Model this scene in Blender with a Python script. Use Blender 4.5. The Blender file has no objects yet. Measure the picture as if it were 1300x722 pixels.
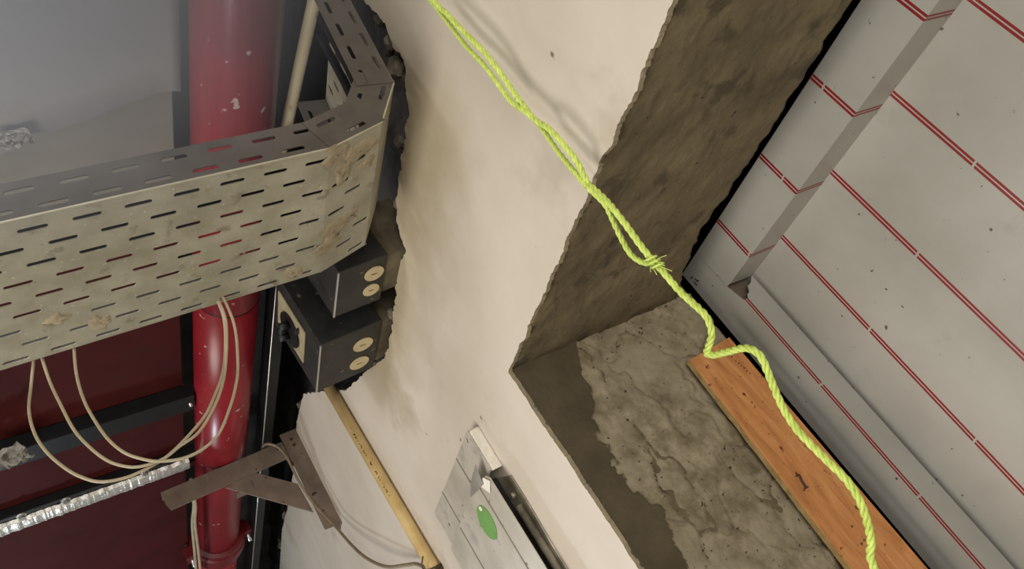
import bpy, bmesh, math, random
from mathutils import Vector, Matrix, noise
from mathutils.geometry import tessellate_polygon
random.seed(7)
scene = bpy.context.scene
COL = scene.collection
V = Vector

# ------------------------------------------------------------------ camera
# world: X into the lift wall, Y along the corridor, Z up.  Image taken as 1300 x 722.
RX = V((0.81767841, -0.23578911, -0.52517189))     # image right
DN = V((-0.29870943, 0.60606923, -0.73719249))     # image down
FW = V((0.49211249, 0.75966017, 0.42513729))       # view direction
CAM = V((-0.6, 0.0, 1.75))
FPX = 987.05
cd = bpy.data.cameras.new('camera'); cam = bpy.data.objects.new('camera', cd); COL.objects.link(cam)
cam.matrix_world = Matrix(((RX.x, -DN.x, -FW.x, CAM.x), (RX.y, -DN.y, -FW.y, CAM.y), (RX.z, -DN.z, -FW.z, CAM.z), (0, 0, 0, 1)))
cd.sensor_width = 36.0; cd.lens = 36.0 * FPX / 1300.0; cd.clip_start = 0.02
scene.camera = cam

# ------------------------------------------------------------------ light
scene.view_settings.view_transform = 'Standard'; scene.view_settings.look = 'None'
scene.view_settings.gamma = 1.0; scene.view_settings.use_curve_mapping = False
scene.view_settings.exposure = -0.08
w = bpy.data.worlds.new('world'); scene.world = w; w.use_nodes = True
w.node_tree.nodes['Background'].inputs[0].default_value = (0.5, 0.5, 0.52, 1)
w.node_tree.nodes['Background'].inputs[1].default_value = 0.03
def area(name, loc, target, size, power, col):
    l = bpy.data.lights.new(name, 'AREA'); l.energy = power; l.size = size; l.color = col; l.shape = 'DISK'
    o = bpy.data.objects.new(name, l); COL.objects.link(o); o.location = loc
    o.rotation_euler = (V(target) - V(loc)).to_track_quat('-Z', 'Y').to_euler()
    return o
def point(name, loc, r, power, col):
    l = bpy.data.lights.new(name, 'POINT'); l.energy = power; l.shadow_soft_size = r; l.color = col
    o = bpy.data.objects.new(name, l); COL.objects.link(o); o.location = loc
    return o
area('work_lamp', (-2.3, 1.45, 1.25), (0.2, 1.1, 2.0), 1.3, 46, (1.0, 0.95, 0.86))
area('camera_side_fill', (-1.05, -1.75, 1.5), (0.3, 0.9, 1.9), 1.6, 54, (1.0, 0.96, 0.88))  # added fill light from behind the camera
point('far_lamp', (-1.45, 3.9, 2.0), 0.10, 44, (0.78, 0.90, 1.0))
area('haze_fill', (-1.45, 0.35, 2.85), (-0.4, 0.9, 2.9), 0.3, 8, (0.9, 0.94, 1.0))  # added light to brighten the haze and the upper pipe

# ------------------------------------------------------------------ helpers
def at(px, py, ax, val):
    """ray through photo pixel meets the world plane ax = val"""
    d = RX * (px - 650) + DN * (py - 361) + FW * FPX
    i = 'XYZ'.index(ax)
    return CAM + d * ((val - CAM[i]) / d[i])
def lin(c):
    return tuple((x / 255 / 12.92) if x / 255 <= .04045 else ((x / 255 + .055) / 1.055) ** 2.4 for x in c) + (1,)
def tag(o, label=None, cat=None, group=None, kind=None):
    for k, v in (('label', label), ('category', cat), ('group', group), ('kind', kind)):
        if v: o[k] = v
    return o
def empty(name, loc):
    o = bpy.data.objects.new(name, None); COL.objects.link(o); o.location = loc; o.empty_display_size = .05
    return o
def wloc(o):
    p = V((0, 0, 0))
    while o is not None:
        p += o.location; o = o.parent
    return p
def obj(name, verts, faces, mat, parent=None, smooth=False, solid=0, bevel=0, origin=None, so=0):
    """verts in world coordinates; origin at the base centre of the mesh"""
    verts = [V(v) for v in verts]
    if origin is None:
        mn = V([min(v[i] for v in verts) for i in range(3)]); mx = V([max(v[i] for v in verts) for i in range(3)])
        origin = V(((mn.x + mx.x) / 2, (mn.y + mx.y) / 2, mn.z))
    me = bpy.data.meshes.new(name); me.from_pydata([v - origin for v in verts], [], faces); me.update()
    o = bpy.data.objects.new(name, me); COL.objects.link(o)
    if mat: me.materials.append(mat)
    if parent is not None:
        o.parent = parent; o.location = origin - wloc(parent)
    else: o.location = origin
    if smooth:
        for p in me.polygons: p.use_smooth = True
    if solid:
        m = o.modifiers.new('thickness', 'SOLIDIFY'); m.thickness = solid; m.offset = so
    if bevel:
        m = o.modifiers.new('bevel', 'BEVEL'); m.width = bevel; m.segments = 2; m.limit_method = 'ANGLE'
    return o
BOXF = [(0, 3, 2, 1), (4, 5, 6, 7), (0, 1, 5, 4), (1, 2, 6, 5), (2, 3, 7, 6), (3, 0, 4, 7)]
def boxv(a, b):
    (x0, y0, z0), (x1, y1, z1) = a, b
    return [(x0, y0, z0), (x1, y0, z0), (x1, y1, z0), (x0, y1, z0), (x0, y0, z1), (x1, y0, z1), (x1, y1, z1), (x0, y1, z1)]
def box(name, a, b, mat, parent=None, bevel=0.0, xf=None):
    v = [V(p) for p in boxv(a, b)]
    if xf: v = [xf(p) for p in v]
    return obj(name, v, BOXF, mat, parent, bevel=bevel)
def smooth_path(pts, n=6):
    pts = [V(p) for p in pts]; out = []
    for i in range(len(pts) - 1):
        p0 = pts[max(i - 1, 0)]; p1 = pts[i]; p2 = pts[i + 1]; p3 = pts[min(i + 2, len(pts) - 1)]
        for k in range(n):
            t = k / n
            out.append(.5 * ((2 * p1) + (p2 - p0) * t + (2 * p0 - 5 * p1 + 4 * p2 - p3) * t * t + (3 * p1 - p0 - 3 * p2 + p3) * t ** 3))
    out.append(pts[-1]); return out
def frames(pts):
    T = []; N = []
    for i in range(len(pts)):
        t = (pts[min(i + 1, len(pts) - 1)] - pts[max(i - 1, 0)]).normalized(); T.append(t)
    n = T[0].orthogonal().normalized()
    for t in T:
        n = (n - t * n.dot(t)).normalized(); N.append(n)
    return T, N
def tube_geo(pts, r, seg=10, caps=True, vs=None, fs=None):
    vs = [] if vs is None else vs; fs = [] if fs is None else fs
    base = len(vs); T, N = frames(pts)
    for i, p in enumerate(pts):
        b = T[i].cross(N[i]); rr = r(i / (len(pts) - 1)) if callable(r) else r
        for k in range(seg):
            a = 2 * math.pi * k / seg
            vs.append(p + N[i] * math.cos(a) * rr + b * math.sin(a) * rr)
    for i in range(len(pts) - 1):
        for k in range(seg):
            a = base + i * seg + k; c = base + i * seg + (k + 1) % seg
            fs.append((a, c, c + seg, a + seg))
    if caps:
        fs.append(tuple(base + k for k in range(seg))[::-1]); fs.append(tuple(base + (len(pts) - 1) * seg + k for k in range(seg)))
    return vs, fs
def tube(name, pts, r, mat, parent=None, seg=10):
    v, f = tube_geo([V(p) for p in pts], r, seg)
    return obj(name, v, f, mat, parent, smooth=True)
def resample(pts, step):
    out = [pts[0].copy()]; acc = 0
    for a, b in zip(pts, pts[1:]):
        L = (b - a).length
        if L < 1e-9: continue
        d = step - acc
        while d <= L:
            out.append(a.lerp(b, d / L)); d += step
        acc = (acc + L) % step
    return out
def prism(name, outline, axis, lo, hi, mat, parent=None, bevel=0, edge=None):
    """outline: 2D points in the two other axes, extruded along axis"""
    def mk(p, d):
        return {'X': V((d, p[0], p[1])), 'Y': V((p[0], d, p[1])), 'Z': V((p[0], p[1], d))}[axis]
    n = len(outline)
    vs = [mk(p, lo) for p in outline] + [mk(p, hi) for p in outline]
    tri = tessellate_polygon([[V((p[0], p[1], 0)) for p in outline]])
    fs = [tuple(t) for t in tri] + [tuple(i + n for i in t[::-1]) for t in tri]
    fs += [(i, (i + 1) % n, n + (i + 1) % n, n + i) for i in range(n)]
    o = obj(name, vs, fs, mat, parent, bevel=bevel)
    bm = bmesh.new(); bm.from_mesh(o.data); bmesh.ops.recalc_face_normals(bm, faces=bm.faces); bm.to_mesh(o.data); bm.free()
    if edge:
        o.data.materials.append(edge); k = 'XYZ'.index(axis)
        for f_ in o.data.polygons: f_.material_index = int(abs(f_.normal[k]) < .5)
    return o
def ragged(a, b, step, amp, seed, fr=40.0):
    """2D polyline from a (included) to b (excluded) with ragged offset"""
    a = V(a); b = V(b); L = (b - a).length; n = max(1, int(L / step)); d = (b - a).normalized(); nn = V((-d.y, d.x))
    out = []
    for i in range(n):
        p = a.lerp(b, i / n)
        k = noise.fractal(V((p.x * fr, p.y * fr, seed)), .8, 2.1, 4) * amp
        k += noise.noise(V((p.x * 260, p.y * 260, seed))) * amp * .35
        e = min(1, i / 2)
        out.append(p + nn * k * e)
    return out
def disc(name, c, n, r, th, mat, parent=None, seg=24, u=None, ru=1.0):
    n = V(n).normalized(); a = (V(u) if u else n.orthogonal()).normalized(); b = n.cross(a); c = V(c)
    vs = []
    for k in range(seg):
        t = 2 * math.pi * k / seg; vs.append(c + a * math.cos(t) * r * ru + b * math.sin(t) * r)
    vs += [v + n * th for v in vs]
    fs = [tuple(range(seg))[::-1], tuple(range(seg, 2 * seg))] + [(k, (k + 1) % seg, seg + (k + 1) % seg, seg + k) for k in range(seg)]
    return obj(name, vs, fs, mat, parent)
def fr(p, oct=4, H=.9): return noise.fractal(p, H, 2.0, oct)

# ------------------------------------------------------------------ materials
def nodes(name):
    m = bpy.data.materials.new(name); m.use_nodes = True; t = m.node_tree
    return m, t, t.nodes['Principled BSDF']
def N(t, kind, **kw):
    n = t.nodes.new(kind)
    for k, v in kw.items():
        if k in n.inputs.keys(): n.inputs[k].default_value = v
        else: setattr(n, k, v)
    return n
def math_(t, op, a, b=None, c=None, clamp=False):
    n = t.nodes.new('ShaderNodeMath'); n.operation = op; n.use_clamp = clamp
    for i, x in enumerate((a, b, c)):
        if x is None: continue
        if isinstance(x, (int, float)): n.inputs[i].default_value = x
        else: t.links.new(x, n.inputs[i])
    return n.outputs[0]
def mixc(t, fac, a, b):
    n = t.nodes.new('ShaderNodeMix'); n.data_type = 'RGBA'
    if isinstance(fac, (int, float)): n.inputs[0].default_value = fac
    else: t.links.new(fac, n.inputs[0])
    for s, x in ((6, a), (7, b)):
        if isinstance(x, tuple): n.inputs[s].default_value = x
        else: t.links.new(x, n.inputs[s])
    return n.outputs[2]
def ramp(t, fac, stops):
    n = t.nodes.new('ShaderNodeValToRGB'); e = n.color_ramp.elements
    while len(e) < len(stops): e.new(.5)
    for i, (p, c) in enumerate(stops): e[i].position = p; e[i].color = c
    t.links.new(fac, n.inputs[0]); return n.outputs[0]
def pos(t): return t.nodes.new('ShaderNodeNewGeometry').outputs['Position']
def nz(t, vec, scale, detail=5, rough=.6, dist=0):
    n = N(t, 'ShaderNodeTexNoise', Scale=scale, Detail=detail, Roughness=rough, Distortion=dist); t.links.new(vec, n.inputs['Vector']); return n.outputs['Fac']
def bumpn(t, bsdf, h, strength, dist=.01):
    b = N(t, 'ShaderNodeBump', Strength=strength, Distance=dist); t.links.new(h, b.inputs['Height']); t.links.new(b.outputs[0], bsdf.inputs['Normal'])
B_, W_ = (0, 0, 0, 1), (1, 1, 1, 1)
def pm(name, c1, c2, scale=8, rough=.7, metal=0, bump=.2, bscale=60, bdist=.004, specks=None, sp_scale=60, sp_lo=.68, contrast=.18, c3=None, c3scale=2.0, c3lo=.55, spec=.5, detail=6):
    m, t, b = nodes(name); p = pos(t)
    f = nz(t, p, scale, detail)
    c = ramp(t, f, [(.5 - contrast, lin(c1)), (.5 + contrast, lin(c2))])
    if c3:
        g = ramp(t, nz(t, p, c3scale, 5), [(c3lo, B_), (c3lo + .08, W_)]); c = mixc(t, g, c, lin(c3))
    if specks:
        g = ramp(t, nz(t, p, sp_scale, 2, .4), [(sp_lo, B_), (sp_lo + .04, W_)]); c = mixc(t, g, c, lin(specks))
    t.links.new(c, b.inputs['Base Color'])
    b.inputs['Roughness'].default_value = rough; b.inputs['Metallic'].default_value = metal
    b.inputs['Specular IOR Level'].default_value = spec
    if bump: bumpn(t, b, nz(t, p, bscale, 6), bump, bdist)
    return m
M = {}
M['plaster'] = pm('plaster', (196, 185, 170), (210, 200, 187), 3.2, .55, bump=.25, bscale=14, bdist=.006, specks=(120, 105, 85), sp_scale=34, sp_lo=.76, c3=(186, 174, 157), c3scale=2.3, c3lo=.6, spec=.35)
M['concrete'] = pm('concrete', (90, 79, 56), (120, 107, 80), 9, .85, bump=.5, bscale=90, specks=(40, 35, 26), sp_scale=90, sp_lo=.72, c3=(80, 70, 50), c3scale=14, c3lo=.56)
M['shaded_concrete'] = pm('shaded_concrete', (36, 35, 34), (66, 64, 62), 12, .9, bump=.6, bscale=70)  # dark tone stands in for the shade in the wall cavity
M['slab'] = pm('slab', (78, 78, 80), (112, 110, 108), 4, .85, bump=.3, bscale=40)
M['floor'] = pm('floor', (110, 104, 94), (140, 132, 120), 5, .8, bump=.3, bscale=40)
M['lobby'] = pm('lobby', (150, 142, 128), (176, 166, 150), 3, .8, bump=.2, bscale=20)
M['shaft'] = pm('shaft', (18, 18, 18), (30, 29, 28), 6, .95, bump=0)
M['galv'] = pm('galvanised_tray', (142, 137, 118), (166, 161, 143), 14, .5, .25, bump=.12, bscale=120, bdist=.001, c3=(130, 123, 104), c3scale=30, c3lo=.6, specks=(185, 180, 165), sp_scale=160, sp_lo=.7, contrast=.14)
M['galv_shaded'] = pm('galvanised_shaded', (92, 87, 80), (114, 109, 102), 10, .45, .35, bump=.1, bscale=120, bdist=.001, contrast=.15)  # weaker light on the flanges put into a darker copy of the tray metal
M['dirty_plaster'] = pm('dirty_plaster', (84, 78, 68), (128, 120, 106), 40, .9, bump=.4)
M['fold_highlight'] = pm('fold_edge_highlight', (176, 170, 150), (196, 190, 170), 30, .4, .3, bump=0)  # pale tone stands in for the highlight along the fold
M['mortar'] = pm('mortar', (134, 122, 98), (164, 150, 124), 40, .9, bump=.6, bscale=200, bdist=.003)
M['red_pipe'] = pm('red_pipe', (126, 26, 36), (146, 34, 44), 6, .3, bump=.06, bscale=50, bdist=.002, specks=(190, 165, 155), sp_scale=38, sp_lo=.71, spec=.5)
M['red_dark'] = pm('red_ring', (92, 14, 22), (112, 20, 28), 10, .4, bump=.1)
M['duct_red'] = pm('duct_red', (58, 17, 17), (72, 22, 21), 5, .75, spec=.15, bump=.2, bscale=18, bdist=.003, c3=(60, 25, 22), c3scale=5, c3lo=.6)
M['duct_grey'] = pm('duct_grey', (132, 130, 128), (150, 148, 146), 2.5, .75, bump=.08, bscale=7, bdist=.02)
M['duct_brown'] = pm('duct_brown', (112, 107, 98), (128, 122, 112), 6, .7, bump=.2, bscale=30)
M['black_steel'] = pm('black_steel', (15, 15, 16), (25, 25, 27), 12, .5, .2, bump=.1)
M['trunk'] = pm('trunking', (34, 33, 32), (52, 50, 47), 20, .5, .3, bump=.15, bscale=90, bdist=.002, specks=(112, 102, 84), sp_scale=55, sp_lo=.7)
M['cap'] = pm('cap', (176, 160, 122), (196, 180, 142), 40, .6, bump=0)
M['tape'] = pm('tape', (140, 128, 100), (164, 150, 120), 30, .6, bump=.1)
M['dirty'] = pm('dirty_sleeve', (66, 58, 44), (110, 98, 76), 18, .7, bump=.3)
M['bracket'] = pm('bracket_steel', (98, 84, 72), (122, 106, 92), 14, .55, .1, bump=.15, bscale=90, bdist=.002, specks=(50, 38, 30), sp_scale=40, sp_lo=.7)
M['cable'] = pm('cable', (158, 146, 120), (176, 163, 136), 20, .5, bump=0)
M['cable_grey'] = pm('cable_grey', (120, 106, 84), (142, 126, 102), 20, .55, bump=0)
M['wire'] = pm('wire', (70, 60, 46), (92, 80, 62), 20, .5, .5, bump=0)
M['rod'] = pm('beige_conduit', (196, 182, 150), (212, 198, 166), 14, .5, bump=0, c3=(150, 134, 100), c3scale=20, c3lo=.6)
M['bare'] = pm('bare_steel', (190, 190, 188), (214, 214, 212), 10, .3, .8, bump=.05)
M['shiny'] = pm('shiny_steel', (120, 112, 96), (190, 182, 164), 18, .35, .45, bump=.1, bscale=40)
M['foam'] = pm('foam', (224, 218, 206), (240, 236, 226), 80, .9, bump=.4, bscale=200, bdist=.002)
M['white_film'] = pm('white_film', (172, 164, 150), (200, 192, 178), 9, .4, .1, bump=.12, bscale=20, bdist=.002, specks=(110, 104, 92), sp_scale=70, sp_lo=.7, c3=(164, 160, 152), c3scale=9, c3lo=.58)
M['groove'] = pm('groove', (122, 114, 102), (146, 138, 124), 20, .6, bump=0)
M['film_tear'] = pm('film_tear', (140, 134, 124), (166, 160, 150), 20, .35, .2, bump=.1)
M['green'] = pm('green_sticker', (98, 146, 66), (112, 160, 78), 30, .45, bump=0)
M['foil'] = pm('foil', (206, 204, 196), (232, 230, 224), 40, .32, .6, bump=.7, bscale=50, bdist=.006)
M['rag'] = pm('rag', (104, 100, 92), (150, 146, 136), 30, .7, bump=.3)
M['ink'] = pm('ink', (30, 26, 22), (44, 38, 32), 20, .7, bump=0)
M['red_ink'] = pm('red_ink', (96, 26, 22), (112, 34, 28), 20, .7, bump=0)
M['rust'] = pm('rust', (54, 36, 24), (84, 58, 40), 60, .6, .3, bump=.2)

m = M['plaster']; t = m.node_tree; b = t.nodes['Principled BSDF']; old = b.inputs['Base Color'].links[0].from_socket
p = pos(t); sx = N(t, 'ShaderNodeSeparateXYZ'); t.links.new(p, sx.inputs[0])
g = math_(t, 'DIVIDE', math_(t, 'SUBTRACT', math_(t, 'ADD', sx.outputs['Z'], math_(t, 'MULTIPLY', nz(t, p, 7, 5), .22)), 2.50), .16, clamp=True)
g = math_(t, 'MULTIPLY', g, math_(t, 'DIVIDE', math_(t, 'SUBTRACT', sx.outputs['Y'], .62), .22, clamp=True))
g = math_(t, 'MULTIPLY', g, math_(t, 'DIVIDE', math_(t, 'SUBTRACT', 1.9, sx.outputs['Y']), .3, clamp=True))
t.links.new(mixc(t, math_(t, 'MULTIPLY', g, .7), old, lin((158, 142, 108))), b.inputs['Base Color'])

# yellowed conduit with a smudged print line
m, t, b = nodes('yellow_conduit'); p = pos(t)
c = ramp(t, nz(t, p, 16, 5), [(.35, lin((190, 160, 104))), (.65, lin((212, 186, 130)))])
sx = N(t, 'ShaderNodeSeparateXYZ'); t.links.new(p, sx.inputs[0])
zb = math_(t, 'COMPARE', sx.outputs['Z'], 2.49, .115)
yb = math_(t, 'COMPARE', sx.outputs['X'], -.0265, .0022)
ink = ramp(t, nz(t, p, 210, 1, .3), [(.54, B_), (.62, W_)])
c = mixc(t, math_(t, 'MULTIPLY', math_(t, 'MULTIPLY', zb, yb), ink), c, lin((86, 44, 26)))
t.links.new(c, b.inputs['Base Color']); b.inputs['Roughness'].default_value = .45
M['yellow'] = m

# rope
m, t, b = nodes('rope'); p = pos(t)
c = ramp(t, nz(t, p, 120, 3), [(.3, lin((178, 198, 84))), (.7, lin((212, 228, 120)))])
t.links.new(c, b.inputs['Base Color']); b.inputs['Roughness'].default_value = .5
bumpn(t, b, nz(t, p, 900, 2), .4, .001)
M['rope'] = m

# plywood
m, t, b = nodes('plywood'); p = pos(t)
mp = N(t, 'ShaderNodeMapping'); mp.inputs['Scale'].default_value = (9, 9, 1.6); t.links.new(p, mp.inputs['Vector'])
g = nz(t, mp.outputs[0], 5, 8, .7, .6)
c = ramp(t, g, [(.3, lin((158, 100, 52))), (.5, lin((196, 132, 76))), (.7, lin((216, 158, 102)))])
sp = ramp(t, nz(t, p, 70, 3, .5), [(.66, B_), (.71, W_)]); c = mixc(t, sp, c, lin((82, 50, 28)))
t.links.new(c, b.inputs['Base Color']); b.inputs['Roughness'].default_value = .7; bumpn(t, b, g, .25, .002)
M['ply'] = m
M['ply_edge'] = pm('plywood_edge', (136, 110, 66), (178, 150, 98), 60, .8, bump=.3, bscale=150)

# protective film with printed double red lines
def film(name, axis, p0, pitch, single=None, base=((160, 158, 150), (172, 170, 163))):
    m, t, b = nodes(name); p = pos(t)
    s = N(t, 'ShaderNodeSeparateXYZ'); t.links.new(p, s.inputs[0])
    a = s.outputs[axis]
    if single is None:
        q = math_(t, 'SUBTRACT', math_(t, 'FRACT', math_(t, 'ADD', math_(t, 'DIVIDE', math_(t, 'SUBTRACT', a, p0), pitch), .5)), .5)
        q = math_(t, 'ABSOLUTE', math_(t, 'MULTIPLY', q, pitch))
        wd = .0030, .0020
    else:
        q = math_(t, 'ABSOLUTE', math_(t, 'SUBTRACT', a, single)); wd = .0030, .0020
    line = math_(t, 'COMPARE', q, wd[0], wd[1])
    brk = math_(t, 'FRACT', math_(t, 'DIVIDE', math_(t, 'ADD', s.outputs['Z'], math_(t, 'MULTIPLY', s.outputs['Y'], .19)), .235))
    line = math_(t, 'MULTIPLY', line, math_(t, 'GREATER_THAN', brk, .016))
    c = ramp(t, nz(t, p, 5, 5), [(.35, lin(base[0])), (.65, lin(base[1]))])
    st = ramp(t, nz(t, p, 9, 6, .7), [(.62, B_), (.75, (.35, .35, .35, 1))]); c = mixc(t, st, c, lin((132, 122, 106)))
    sp = ramp(t, nz(t, p, 75, 2, .4), [(.735, B_), (.765, W_)]); c = mixc(t, sp, c, lin((84, 78, 68)))
    c = mixc(t, line, c, lin((132, 22, 28)))
    t.links.new(c, b.inputs['Base Color']); b.inputs['Roughness'].default_value = .42
    bumpn(t, b, nz(t, p, 12, 4), .1, .004)
    return m
M['film_frame'] = film('film_frame', 'Y', .4477, .1685)
M['film_door'] = film('film_door', 'Y', .4215, .1685)
M['film_jamb'] = film('film_jamb', 'Z', 0, 1, single=99)
M['film_jamb_return'] = film('film_jamb_return', 'X', 0, 1, single=.4875)

# jamb render: two mortar colours, the fresh patch stored per vertex
m, t, b = nodes('jamb_mortar'); p = pos(t)
at_ = N(t, 'ShaderNodeAttribute', attribute_name='patch')
c1 = ramp(t, nz(t, p, 26, 7, .65), [(.32, lin((106, 94, 72))), (.5, lin((136, 124, 100))), (.68, lin((164, 152, 126)))])
g2 = ramp(t, nz(t, p, 6, 5), [(.45, B_), (.62, W_)]); c1 = mixc(t, g2, c1, lin((156, 145, 121)))
pit = ramp(t, nz(t, p, 110, 3, .5), [(.66, B_), (.7, W_)]); c1 = mixc(t, pit, c1, lin((60, 52, 38)))
c2 = ramp(t, nz(t, p, 18, 5), [(.35, lin((74, 64, 45))), (.65, lin((88, 77, 56)))])
c = mixc(t, at_.outputs['Fac'], c1, c2)
t.links.new(c, b.inputs['Base Color']); b.inputs['Roughness'].default_value = .85
bumpn(t, b, nz(t, p, 120, 6), .5, .003)
M['jamb'] = m

# ------------------------------------------------------------------ setting
Y0, Z0 = 1.095, 2.205          # far top corner of the lift opening
YN = -.55                      # near side of the opening
CEIL = 3.56
def struct(o): o['kind'] = 'structure'; return o
struct(box('floor', (-2.6, -2.2, -.1), (.6, 7.0, 0), M['floor']))
struct(box('ceiling', (-2.6, -2.2, CEIL), (1.6, 7.0, CEIL + .15), M['slab']))
struct(box('wall_left', (-2.75, -2.2, 0), (-2.6, 7.0, CEIL), M['lobby']))
struct(box('wall_back', (-2.6, -2.35, 0), (.45, -2.2, CEIL), M['lobby']))
struct(box('wall_far', (-2.6, 7.0, 0), (.45, 7.15, CEIL), M['lobby']))
# concrete core of the lift wall
HOLE = [(.77, 2.95), (.785, 2.82), (.778, 2.753), (.801, 2.703), (.797, 2.67), (.865, 2.632), (.94, 2.628), (1.041, 2.622), (1.132, 2.607), (1.166, 2.556), (1.25, 2.572), (1.338, 2.560), (1.45, 2.548),
        (1.559, 2.553), (1.703, 2.614), (1.928, 2.694), (2.15, 2.83), (2.364, 2.953), (2.632, 2.992), (2.774, 2.987), (3.1, 3.0), (3.476, 3.03), (3.922, 3.088), (4.557, 3.104), (6.9, 3.1)]
def hole_line(step, amp, seed):
    out = []
    for a, b2 in zip(HOLE, HOLE[1:]): out += ragged(a, b2, step, amp if a[0] < 1.5 else amp * .4, seed, 30)
    out.append(V(HOLE[-1])); return out
corew = struct(empty('wall_right', (.2, 2, 0)))
box('concrete_pier', (.008, Y0 + .012, 0), (.445, 7.0, 2.5), M['concrete'], corew)
box('concrete_pier', (.008, -2.2, 0), (.445, YN - .012, 2.5), M['concrete'], corew)
box('concrete_lintel', (.008, YN - .012, Z0 + .012), (.335, Y0 + .012, 2.5), M['concrete'], corew)
# front course of the core follows the broken opening round the services
ol = [V((-2.2, 2.5)), V((-2.2, CEIL)), V((.74, CEIL))] + [V((a, b2 - .02)) for a, b2 in hole_line(.03, .012, 5.0)] + [V((7.0, 3.08)), V((7.0, 2.5))]
prism('broken_core', ol, 'X', .008, .14, M['shaded_concrete'], corew)
# rough back of the cavity
nu, nv = 90, 50; vs = []; fs = []
for j in range(nv + 1):
    for i in range(nu + 1):
        y = .6 + 6.4 * i / nu; z = 2.45 + (CEIL - 2.45) * j / nv
        vs.append(V((.13 - .03 * fr(V((y * 6, z * 6, 1.3))), y, z)))
for j in range(nv):
    for i in range(nu):
        a = j * (nu + 1) + i; fs.append((a, a + nu + 1, a + nu + 2, a + 1))
obj('cavity_back', vs, fs, M['shaded_concrete'], corew)
box('cavity_block', (.17, -2.2, 2.5), (.335, 7.0, CEIL), M['shaded_concrete'], corew)
# plaster skin with ragged edges
ol = []
ol += ragged((Y0, Z0), (.2, Z0), .003, .0045, 1.0, 22); ol += [V((YN, Z0)), V((YN, 0)), V((-2.2, 0)), V((-2.2, CEIL)), V((.75, CEIL))]
ol += hole_line(.005, .009, 9.0)
ol += [V((7.0, 3.1)), V((7.0, 0)), V((Y0, 0)), V((Y0, 1.2))]
ol += ragged((Y0, 1.2), (Y0, Z0), .003, .0045, 2.0, 22)
prism('plaster_skin', ol, 'X', 0, .008, M['plaster'], corew, edge=M['mortar'])

# loose plaster lumps left round the broken edge
def lump(c, r_, seed):
    bm = bmesh.new(); bmesh.ops.create_icosphere(bm, subdivisions=2, radius=r_)
    for v in bm.verts:
        v.co *= 1 + .55 * noise.noise(v.co / r_ * 1.3 + V((seed, 0, 0))); v.co.x *= .7
    vs_ = [v.co + c for v in bm.verts]; fs_ = [tuple(v.index for v in f.verts) for f in bm.faces]; bm.free()
    obj('plaster_lump', vs_, fs_, M['dirty_plaster'], corew)
for i, (px, py, x_, r_) in enumerate(((484, 20, .02, .018), (498, 52, .015, .016), (505, 88, .02, .022), (494, 66, .035, .012), (508, 180, .03, .014), (505, 258, .02, .012), (497, 398, .012, .014), (478, 462, .012, .016), (383, 515, .02, .022), (380, 545, .02, .018), (364, 655, .02, .026), (358, 690, .02, .03))):
    lump(at(px, py, 'X', x_), r_, i * 3.1)

# jamb of the opening, thrown mortar with a smooth fresh strip on the front edge
def patch_edge(z): # X of the border of the fresh strip
    pts = [(2.21, .15), (2.182, .139), (2.15, .115), (2.12, .12), (2.067, .092), (2.023, .082), (1.949, .076), (1.88, .092), (1.82, .084), (1.789, .078), (1.5, .09), (0, .09)]
    for (za, xa), (zb2, xb) in zip(pts, pts[1:]):
        if za >= z >= zb2: return xa + (xb - xa) * (za - z) / (za - zb2)
    return .1
nx, nzz = 130, 300; ZB = 1.3; vs = []; fs = []; pa = []
for j in range(nzz + 1):
    for i in range(nx + 1):
        z = Z0 + .004 - (Z0 - ZB) * j / nzz; x = .003 + .442 * i / nx
        wx = x + .03 * fr(V((x * 9, z * 9, 4))); wz = z + .03 * fr(V((x * 9, z * 9, 8)))
        d, pt = noise.voronoi(V((wx * 12, wz * 8, .3)))
        cell = noise.noise(pt[0] * 3.7)
        h = (.0075 * cell) + .003 * fr(V((x * 22, z * 22, 2)), 5) + .0012 * fr(V((x * 90, z * 90, 2)), 3)
        h -= .0045 * math.exp(-((d[1] - d[0]) / .07) ** 2) * (.4 + .6 * (noise.noise(V((x * 7, z * 7, 12))) > -.1))
        e = patch_edge(z) + .016 * noise.noise(V((x * 11, z * 14, 16))) + .012 * fr(V((x * 40, z * 40, 6)), 4)
        k = min(1, max(0, (e - x) / .003)); pa.append(k)
        h = h * (1 - k) + k * (.0045 + .0008 * fr(V((x * 30, z * 30, 3)), 3))
        if x < .006: h = 0
        vs.append(V((x, Y0 + .006 - h, z)))
for j in range(nzz):
    for i in range(nx):
        a = j * (nx + 1) + i; fs.append((a, a + 1, a + nx + 2, a + nx + 1))
jm = obj('jamb_render', vs, fs, M['jamb'], corew, smooth=True)
al = jm.data.attributes.new('patch', 'FLOAT', 'POINT'); al.data.foreach_set('value', pa)
box('jamb_lower_render', (.003, Y0 + .004, 0), (.445, Y0 + .02, ZB), M['concrete'], corew)
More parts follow.
